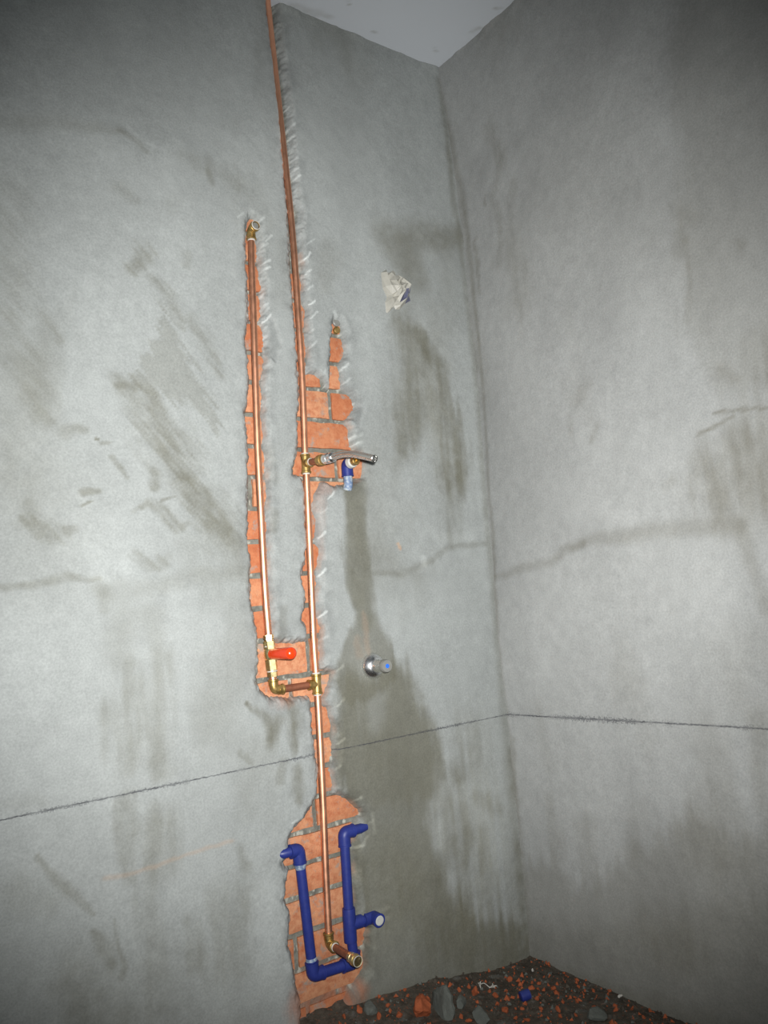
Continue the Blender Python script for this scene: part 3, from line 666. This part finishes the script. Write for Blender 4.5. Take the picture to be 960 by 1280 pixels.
for k, (px, py, w, h) in enumerate(ORANGE):
    mk = min(MARKS, key=lambda m: math.hypot(px-m[1], py-m[2])); dx, dy = px-mk[1], py-mk[2]
    side = ('behind' if dy < 0 else 'in front of') if abs(dy) > abs(dx)*0.8 else ('to the right of' if dx > 0 else 'to the left of')
    by.setdefault((mk[0], side), []).append((math.hypot(dx, dy), k))
names = {}
for (m_, side), lst in by.items():
    for r, (d, k) in enumerate(sorted(lst)):
        names[k] = 'orange brick crumb ' + (ORDER[r] + ' ' if len(lst) > 1 else '') + side + ' the ' + m_
for k, (px, py, w, h) in enumerate(ORANGE):
    lump('brick_crumb', px, py, w, h, 100+k, M_CRUMB, names[k], 'rubble', 'orange brick crumbs on the soil', 2)
# countless grit
rg = random.Random(77); vs, fs, mi = [], [], []
for k in range(5200):
    xx = -rg.random()**1.0*0.95; yy = -rg.random()*0.70; s = 0.0016+0.0048*rg.random()**3; zz = float(0)
    
    if all((xx-q[0])**2+(yy-q[1])**2 > q[2]**2 for q in LUMPS): vs.append((xx, yy, s))
arr = np.array(vs); hz = heap(arr[:, 0], arr[:, 1]); V, F = [], []
for k, (xx, yy, s) in enumerate(vs):
    b = len(V); c = Vector((xx, yy, hz[k]+s*0.25))
    for d in ((1, 0, 0), (-1, 0, 0), (0, 1, 0), (0, -1, 0), (0, 0, 1), (0, 0, -1)):
        V.append(c + Vector(d)*s*rg.uniform(0.6, 1.4) + Vector((rg.uniform(-1, 1), rg.uniform(-1, 1), rg.uniform(-1, 1)))*s*0.4)
    t = rg.random(); m_i = 1 if t < 0.36 else (2 if t > 0.86 else 0)
    for i, j in ((0, 2), (2, 1), (1, 3), (3, 0)):
        F.append((b+i, b+j, b+4)); F.append((b+j, b+i, b+5)); mi += [m_i, m_i]
me = bpy.data.meshes.new('grit'); me.from_pydata(V, [], F); me.materials.append(M_SOIL); me.materials.append(M_CRUMB); me.materials.append(M_STONE)
me.polygons.foreach_set('material_index', mi)
grit = bpy.data.objects.new('grit', me); COL.objects.link(grit); grit['kind'] = 'stuff'; tag(grit, 'dark gritty soil speckled with brick and mortar crumbs over the floor', 'grit')

# blue plastic scrap and white twisted scrap on the rubble
p = FL(655, 1249); bm = bmesh.new()
lathe(bm, p+Vector((-0.010, 0, 0.007)), (1, -0.35, 0.15), [(0, .0085), (.001, .0108), (.014, .0112), (.022, .0105), (.022, .0080), (.006, .0078)], 16)
o = obj('pipe_offcut', bm, M_BLUE); place(o, p); tag(o, 'short blue plastic pipe offcut lying on the rubble', 'offcut')
bm = bmesh.new(); p0, p1 = FL(600, 1234)+Vector((0, 0, .006)), FL(617, 1237)+Vector((0, 0, .006))
tube(bm, smooth_path([p0, p0.lerp(p1, .35)+Vector((0, 0, .004)), p0.lerp(p1, .7)-Vector((0, 0, .002)), p1], 4), 0.0009, 6)
rg = random.Random(9)
for e in (p0, p1):
    for k in range(5):
        d = Vector((rg.uniform(-1, 1), rg.uniform(-.6, .6), rg.uniform(-.4, 1))).normalized()*rg.uniform(.006, .011)
        tube(bm, [e, e+d*0.5+Vector((0, 0, .001)), e+d], [.0018, .0014, .0006], 5)
o = obj('plastic_scrap', bm, M_PALE); place(o, (p0+p1)/2); tag(o, 'white twisted scrap with frayed ends on the rubble by the wall', 'scrap')

# ------------------------------------------------------------------ copper pipework
X_, Y_, Z_ = Vector((1, 0, 0)), Vector((0, 1, 0)), Vector((0, 0, 1))
RP = 0.0078
copper = empty('copper_pipework', PP(396, 855), 'copper water pipes with brass fittings and a red-handled valve, set in cut brick grooves', 'pipe')
def part(name, bm, m, label=None, parent=copper): return fit(parent, obj(name, bm, m), label)
def cpipe(pts, r=RP, m=M_COPPER, name='pipe', label=None, parent=copper, sub=4):
    bm = bmesh.new(); tube(bm, smooth_path(pts, sub) if len(pts) > 2 else pts, r, 16); return part(name, bm, m, label, parent)
def ring(p, d, r=0.0089, w=0.004, m=M_SOLDER, parent=copper, name='solder_ring', inner=None):
    inner = inner or RP*0.95
    bm = bmesh.new(); lathe(bm, Vector(p)-Vector(d).normalized()*w/2, d, [(0, inner), (0.0004, r*0.97), (w*0.5, r), (w-0.0004, r*0.97), (w, inner), (0, inner)], 18, cap=False); return part(name, bm, m, None, parent)
def collar(bm, p, d, l=0.012, r=0.0105, e=0.0118):
    lathe(bm, p, d, [(0, r*0.9), (0, r), (l-.005, r), (l-.0035, e), (l-.0008, e), (l, e*0.93), (l, RP)], 20)
tee_a, tee_b = PP(382, 580), PP(396, 855)
# riser from the ceiling down to the first tee
up = [PP(*q) for q in ((343,80),(354,180),(365,285),(372,380),(378,480))]
top = PP(334.5, -1); top2 = up[0] + (up[0]-up[1])*((H+0.02-up[0].z)/(up[0]-up[1]).z)
cpipe([top2] + up + [tee_a + Z_*0.018], label='copper riser from the ceiling to the upper tee')
cpipe([tee_a - Z_*0.018] + [PP(*q) for q in ((385,640),(389,730),(392,800))] + [tee_b + Z_*0.020])
cpipe([tee_b - Z_*0.020] + [PP(*q) for q in ((400,925),(404,1010),(407,1090))] + [PP(411, 1170)])
# upper tee with nozzle pointing out of the wall
out = -Y_
def tee(p, d, name='tee_fitting'):
    bm = bmesh.new(); lathe(bm, p-Z_*.016, Z_, [(0, .0096), (.032, .0096)], 20)
    collar(bm, p+Z_*.010, Z_); collar(bm, p-Z_*.010, -Z_)
    lathe(bm, p, d, [(0, .0092), (.012, .0098)], 18); collar(bm, p+Vector(d)*.008, d, .014)
    return part(name, bm, M_BRASS)
t1 = tee(tee_a, out); ring(tee_a+Z_*.023, Z_, parent=copper); ring(tee_a-Z_*.023, Z_)
ring(tee_a+out*.0235, out)
n1 = OUT(tee_a, 400, 575.5)
cpipe([tee_a+out*.018, n1], m=M_COPPER_D, name='nipple', label='dull copper nipple')
dn = (n1-tee_a).normalized()
bm = bmesh.new(); lathe(bm, n1-dn*.004, dn, [(0, .0095), (.001, .0122), (.006, .0125), (.016, .0125), (.0165, .0108), (.024, .0108), (.024, .008)], 20); adap = part('threaded_adapter', bm, M_BRASS)
n2 = n1+dn*.024; ring(n2, dn, .0115, .005, M_WHITE, name='thread_tape')
sp = bpy.data.objects.new('spout', None)
bm = bmesh.new(); lathe(bm, n2+dn*.002, dn, [(0, .0095), (.0005, .0118), (.012, .0118), (.0125, .0102), (.018, .0102), (.0185, .0115), (.028, .0112), (.031, .0085)], 20)
cpl = part('coupling', bm, M_CHROME, 'bright chrome coupling')
n3 = n2+dn*.030
def onx(px, py, xx): return Vector(hit(px, py, 0, xx))
pts = [n3-dn*.004] + [onx(px, py, tee_a.x) for px, py in ((428,568),(440,567.5),(452,569.5),(461,571.5),(467,573))]
bm = bmesh.new(); path = smooth_path(pts, 6); tube(bm, path, 0.0074, 36, cap=False)
dd = (path[-1]-path[-2]).normalized(); lathe(bm, path[-1], dd, [(0, .0074), (.0015, .0078), (.004, .0077), (.0048, .0066), (.003, .0054), (-.012, .0050)], 24)
part('spout', bm, M_SPOUT, 'short curved chrome spout tube')
# lower tee, branch to the shower valve
t2 = tee(tee_b, -X_); ring(tee_b+Z_*.023, Z_); ring(tee_b-Z_*.023, Z_)
elb = PP(342, 858)
elb = Vector((elb.x, YP, tee_b.z - 0.001))
cpipe([tee_b-X_*.018, elb+X_*.018], m=M_COPPER_D, label='dull brown copper branch to the valve')
def elbow(p, d0, d1, r=.0096, reach=.016, m=M_BRASS, name='elbow_fitting'):
    """d0: from the elbow along the first arm, d1: along the second arm"""
    bm = bmesh.new(); d0, d1 = Vector(d0), Vector(d1)
    tube(bm, bend(p, -d0, d1, .011), r, 18)
    collar(bm, p+d0*.010, d0, .013); collar(bm, p+d1*.010, d1, .013)
    return part(name, bm, m)
elbow(elb, Z_, X_)
vx = lambda py, px: PP(px, py)
valve_mid = PP(338.5, 820)
vt, vb = PP(336, 800), PP(341, 846)
ax = (vt-vb).normalized()
cpipe([elb+Z_*.016, vb], name='pipe', label='short bright copper stub below the valve')
valve = bpy.data.objects.new('ball_valve', None)
Lv = (vt-vb).length
bm = bmesh.new()
lathe(bm, vb, ax, [(0, .0080), (0, .0112), (.010, .0118), (.0105, .0100)], 6, .3)
lathe(bm, vb+ax*.0105, ax, [(0, .0100), (.004, .0100)], 18)
lathe(bm, vb+ax*.0145, ax, [(0, .0128), (.022, .0128)], 6, .3)
lathe(bm, vb+ax*.0365, ax, [(0, .0108), (.004, .0128), (.012, .0132), (.020, .0124), (.023, .0108)], 20)
lathe(bm, vb+ax*.0595, ax, [(0, .0128), (.016, .0128), (.017, .0105)], 6, .3)
lathe(bm, vb+ax*.0765, ax, [(0, .0100), (.003, .0100), (.003, .0114), (max(.012, Lv-.0765), .0110)], 6, .1)
body = part('ball_valve', bm, M_BRASS_B, 'bright brass ball valve with hexagonal nuts')
hb = vb+ax*.048
ht = OUT(hb, 366, 816.5)
dh = (ht-hb).normalized(); ln = (ht-hb).length
bm = bmesh.new(); lathe(bm, hb, dh, [(0, .006), (.018, .006)], 14); fit(body, obj('valve_stem', bm, M_BRASS))
bm = bmesh.new()
pr = [(.012, .0085), (.012, .0116), (.02, .0119)] + [(ln-.008, .0124)] + [(ln-.008+.009*math.sin(a), .0124*math.cos(a)) for a in (.3, .6, .9, 1.2, 1.45)]
lathe(bm, hb, dh, pr, 24)
fit(body, obj('valve_handle', bm, M_RED), 'rounded red plastic valve handle')
bm = bmesh.new(); ring(vt-ax*.013, ax, .0118, .003); ring(vb+ax*.012, ax, .0112, .003)
# long left pipe up to its shower outlet
e_top = PP(313.5, 288)
cpipe([vt-ax*.006] + [PP(*q) for q in ((331,735),(326,640),(322,560),(319,470),(317,400),(314.5,330))] + [e_top-Z_*.012], label='copper pipe from the valve up to the shower outlet')
elbow(e_top, -Z_, out); ring(e_top-Z_*.025, Z_, .0092, .004)
bm = bmesh.new(); lathe(bm, e_top+out*.014, out, [(0, .009), (0, .0105), (.012, .0108), (.013, .0104), (.013, .0085), (.004, .0082), (.004, .001)], 22)
part('outlet_socket', bm, M_BRASS)
ring(e_top+out*.0275, out, .0109, .0018, M_SOLDER, name='thread_tape', inner=.0094)
bm = bmesh.new(); lathe(bm, e_top+out*.0215, out, [(0, .0080), (.003, .0078), (.0035, .001)], 16); part('outlet_plug', bm, M_GREYPL, 'grey dirt plug inside the outlet')
# bottom elbow and capped stub
eb = PP(411.5, 1180)
elbow(eb, Z_, out)
tip = OUT(eb, 441, 1198)
ring(eb+out*.0235, out)
do = (tip-eb).normalized()
cpipe([eb+out*.012, tip], m=M_COPPER_D, name='stub_pipe', label='dull copper stub sticking out of the wall')
bm = bmesh.new(); lathe(bm, tip-do*.010, do, [(0, .0085), (0, .0098), (.009, .0102), (.0095, .0094), (.015, .0094), (.0155, .0118), (.0215, .0118), (.022, .0102), (.0285, .0100)], 20)
cap = part('end_cap', bm, M_BRASS_B, 'brass cap on the lower stub')
bm = bmesh.new(); lathe(bm, tip+do*.0160, do, [(.002, .0098), (.0023, .0107), (.0034, .0107), (.0036, .0099), (.002, .0098)], 20, cap=False); fit(cap, obj('thread_tape', bm, M_WHITE))

# ------------------------------------------------------------------ blue plastic pipe loop at the bottom
RB = 0.0107; YB = 0.002
def BP(px, py, yy=YB): return Vector(hit(px, py, 1, yy))
blue = empty('blue_plastic_pipe', BP(392, 1218), 'blue plastic pipe loop glued from elbows and a tee, low on the wall', 'pipe')
def bpart(name, bm, label=None, m=M_BLUE, parent=blue): return fit(parent, obj(name, bm, m), label)
def belbow(p, d0, d1, arm0=.026, arm1=.026, parent=blue):
    d0, d1 = Vector(d0).normalized(), Vector(d1).normalized(); bm = bmesh.new(); R = .0138
    pts = [p+d0*arm0] + bend(p, -d0, d1, .009, 6) + [p+d1*arm1]
    tube(bm, pts, R, 20)
    for d, a in ((d0, arm0), (d1, arm1)):
        lathe(bm, p+d*(a-.003), d, [(0, R), (.0005, .0146), (.003, .0146), (.0034, R-.001)], 20)
    return bpart('elbow_fitting', bm, parent=parent)
cl, bl_, br, ct, cr = BP(373, 1062), BP(391.5, 1219), BP(443, 1203), BP(437, 1156), BP(430, 1041)
cl = Vector((cl.x, YB, cl.z)); dl = (cl-bl_).normalized()
bm = bmesh.new(); tube(bm, [cl-dl*.012, bl_+dl*.012], RB, 18); bpart('pipe', bm)
belbow(cl, -dl, -X_, .028, .020)
bm = bmesh.new(); a0 = cl-X_*.010; tube(bm, [a0, a0-X_*.026, a0-X_*.034+Y_*.004], [RB*0.98, RB*0.95, RB*0.70], 16); bpart('pipe_stub', bm, 'rough cut blue stub end')
bm = bmesh.new(); lathe(bm, cl-dl*.029, -dl, [(0, RB), (.0003, .0125), (.007, .0118), (.010, RB)], 18); bpart('glue_smear', bm, 'pale glue collar', M_BLUE_P)
bm = bmesh.new(); lathe(bm, bl_+dl*.029, dl, [(0, RB), (.0003, .0122), (.005, .0112), (.006, RB)], 18); bpart('glue_smear', bm, 'pale glue collar', M_BLUE_P)
db = (br-bl_).normalized()
bm = bmesh.new(); tube(bm, [bl_+db*.012, br-db*.012], RB*1.06, 18); bpart('pipe', bm)
belbow(bl_, dl, db, .026, .024)
d_r = (cr-ct).normalized()
belbow(br, d_r, -db, .022, .030)
bm = bmesh.new(); tube(bm, [br+d_r*.01, ct-d_r*.01], RB, 18); bpart('pipe', bm)
bm = bmesh.new(); tube(bm, [ct+d_r*.01, cr-d_r*.012], RB, 18); bpart('pipe', bm, 'upright blue pipe above the tee')
belbow(cr, -d_r, X_, .028, .024)
bm = bmesh.new(); tube(bm, [cr+X_*.012, cr+X_*.042, cr+X_*.058+Y_*.003], [RB, RB, RB*.85], 16); bpart('pipe_stub', bm, 'blue stub running into the plaster')
bm = bmesh.new(); lathe(bm, ct-d_r*.034, d_r, [(0, RB), (0, .0138), (.004, .0142), (.064, .0142), (.068, .0138), (.068, RB)], 20)
lathe(bm, ct, X_, [(0, .0130), (.030, .0138), (.030, RB)], 20); bpart('tee_fitting', bm)
ce = ct+X_*.060
bm = bmesh.new(); tube(bm, [ct+X_*.02, ce-X_*.01], RB, 18); bpart('pipe', bm)
q = OUT(ce, 473, 1157); de = Vector((0.0, -1, -0.06)).normalized()
be = belbow(ce, -X_, de, .024, .026)
bm = bmesh.new(); lathe(bm, ce+de*.0258, de, [(0, .0098), (.0008, .0104), (.0016, .0100), (.0022, .0080), (.0018, .0050), (.0022, .0010)], 20); fit(be, obj('white_plug', bm, M_WHITE), 'white plug in the open elbow mouth')

# ------------------------------------------------------------------ blue elbow below the chrome spout
YE = -0.002
e2p = BP(433.5, 580, YE)
up_el = empty('blue_elbow', e2p, 'blue plastic elbow with taped brass nipple, just below the curved chrome spout', 'pipe fitting')
belbow(e2p, -Z_, out, .030, .016, parent=up_el)
bm = bmesh.new(); tube(bm, [e2p-Z_*.02, e2p-Z_*.048, e2p-Z_*.060+Y_*.006], [RB*1.02, RB, RB], 18); bpart('pipe_stub', bm, 'pale glue-smeared blue pipe end', M_BLUE_P, up_el)
bm = bmesh.new(); lathe(bm, e2p+out*.014, out, [(0, .0100), (.0005, .0146), (.004, .0144), (.012, .0134), (.015, .0102)], 20); bpart('thread_tape', bm, 'white thread tape', M_WHITE, up_el)
bm = bmesh.new(); lathe(bm, e2p+out*.024, out, [(0, .0095), (.004, .0098), (.0045, .0102), (.017, .0102), (.018, .0092), (.018, .0060), (.008, .0055), (.008, .001)], 20); bpart('brass_nipple', bm, None, M_BRASS, up_el)

# ------------------------------------------------------------------ chrome valve with blue dot
vbp = BP(466, 832.5, -0.001)
sv = empty('shower_valve', vbp, 'chrome shut-off valve with round wall plate and blue dot, on damp plaster', 'valve')
bm = bmesh.new(); lathe(bm, vbp+Y_*.004, out, [(0, .028), (.002, .0302), (.005, .0304), (.010, .0290), (.015, .0255), (.020, .0205), (.023, .0165), (.023, .010)], 36); bpart('wall_plate', bm, None, M_CHROME, sv)
hv = OUT(vbp, 484, 831.5); lv = (vbp.y-hv.y)
bm = bmesh.new(); lathe(bm, vbp+out*.012, out, [(0, .0150), (.010, .0148), (.013, .0125), (.018, .0125), (.020, .0142), (max(.026, lv-.018), .0142), (max(.028, lv-.013), .0100)], 24); bpart('valve_body', bm, None, M_CHROME, sv)
bm = bmesh.new(); lathe(bm, vbp+out*(lv-.016), out, [(0, .0090), (.001, .0135), (.004, .0148), (.012, .0146), (.016, .0132), (.0165, .006)], 26); hd = bpart('valve_handle', bm, 'grey round handle cap', M_GREYPL, sv)
bm = bmesh.new(); lathe(bm, vbp+out*(lv+.0002), out, [(0, .0050), (.0010, .0048), (.0014, .0035)], 18); fit(hd, obj('marker_dot', bm, M_DOT), 'bright blue marker dot')

# ------------------------------------------------------------------ dull stub at the top of the short third chase
s0 = BP(420.5, 413, 0.018)
stub = empty('recessed_outlet', s0, 'small dull capped outlet at the top of the short brick groove', 'pipe fitting')
bm = bmesh.new(); lathe(bm, s0+Y_*.006, out, [(0, .0085), (.010, .0088), (.011, .0070), (.011, .001)], 16); bpart('outlet_stub', bm, None, M_BRASS, stub)
bm = bmesh.new(); q = s0+Z_*.020+Y_*.002; lathe(bm, q, out, [(0, .0105), (.006, .0110), (.0075, .0092), (.0075, .001)], 14); bpart('outlet_cap', bm, None, M_GREYPL, stub)

# ------------------------------------------------------------------ crumpled wrap plugging the upper outlet
wpts = [LW(px, py) for px, py in ((476,340),(484,335),(492,336),(498,344),(505,346),(512,356),(513,368),(515,378),(507,382),(500,388),(493,388),(487,391),(482,394),(481,384),(480,374),(478,360))]
c0 = LW(494, 362); rg = random.Random(21)
bm = bmesh.new(); rings = []
nr = 6
for k in range(nr+1):
    t = k/nr; row = []
    for (xx, zz) in wpts:
        px_, pz_ = c0[0]+(xx-c0[0])*t, c0[1]+(zz-c0[1])*t
        hgt = 0.030*(1-t**2.2) + (rg.uniform(-.011, .011) if k < nr else 0)
        j = 0.0035 if 0 < k < nr else 0
        row.append(bm.verts.new((px_+rg.uniform(-j, j), 0.004-hgt, pz_+rg.uniform(-j, j))))
    rings.append(row)
n = len(wpts)
for a, b in zip(rings, rings[1:]):
    for k in range(n):
        v = (a[k], a[(k+1) % n], b[(k+1) % n], b[k])
        bm.faces.new((v[0], v[1], v[2])); bm.faces.new((v[0], v[2], v[3]))
bk = [bm.verts.new((v.co.x, 0.016, v.co.z)) for v in rings[-1]]
for k in range(n): bm.faces.new((rings[-1][k], rings[-1][(k+1) % n], bk[(k+1) % n], bk[k]))
bm.faces.new(bk[::-1])
bmesh.ops.remove_doubles(bm, verts=rings[0], dist=0.02)
wrap = obj('crumpled_wrap', bm, M_WRAP, smooth=False); wrap.data.materials.append(M_WRAP_D)
place(wrap, (c0[0], 0, c0[1])); tag(wrap, 'pale crumpled wrapping plugging a wall outlet high on the damp plaster', 'wrapping')
for f in wrap.data.polygons:
    c = f.center
    if c.x > 0.008 and -0.035 < c.z < 0.008 and random.Random(f.index).random() < 0.55: f.material_index = 1
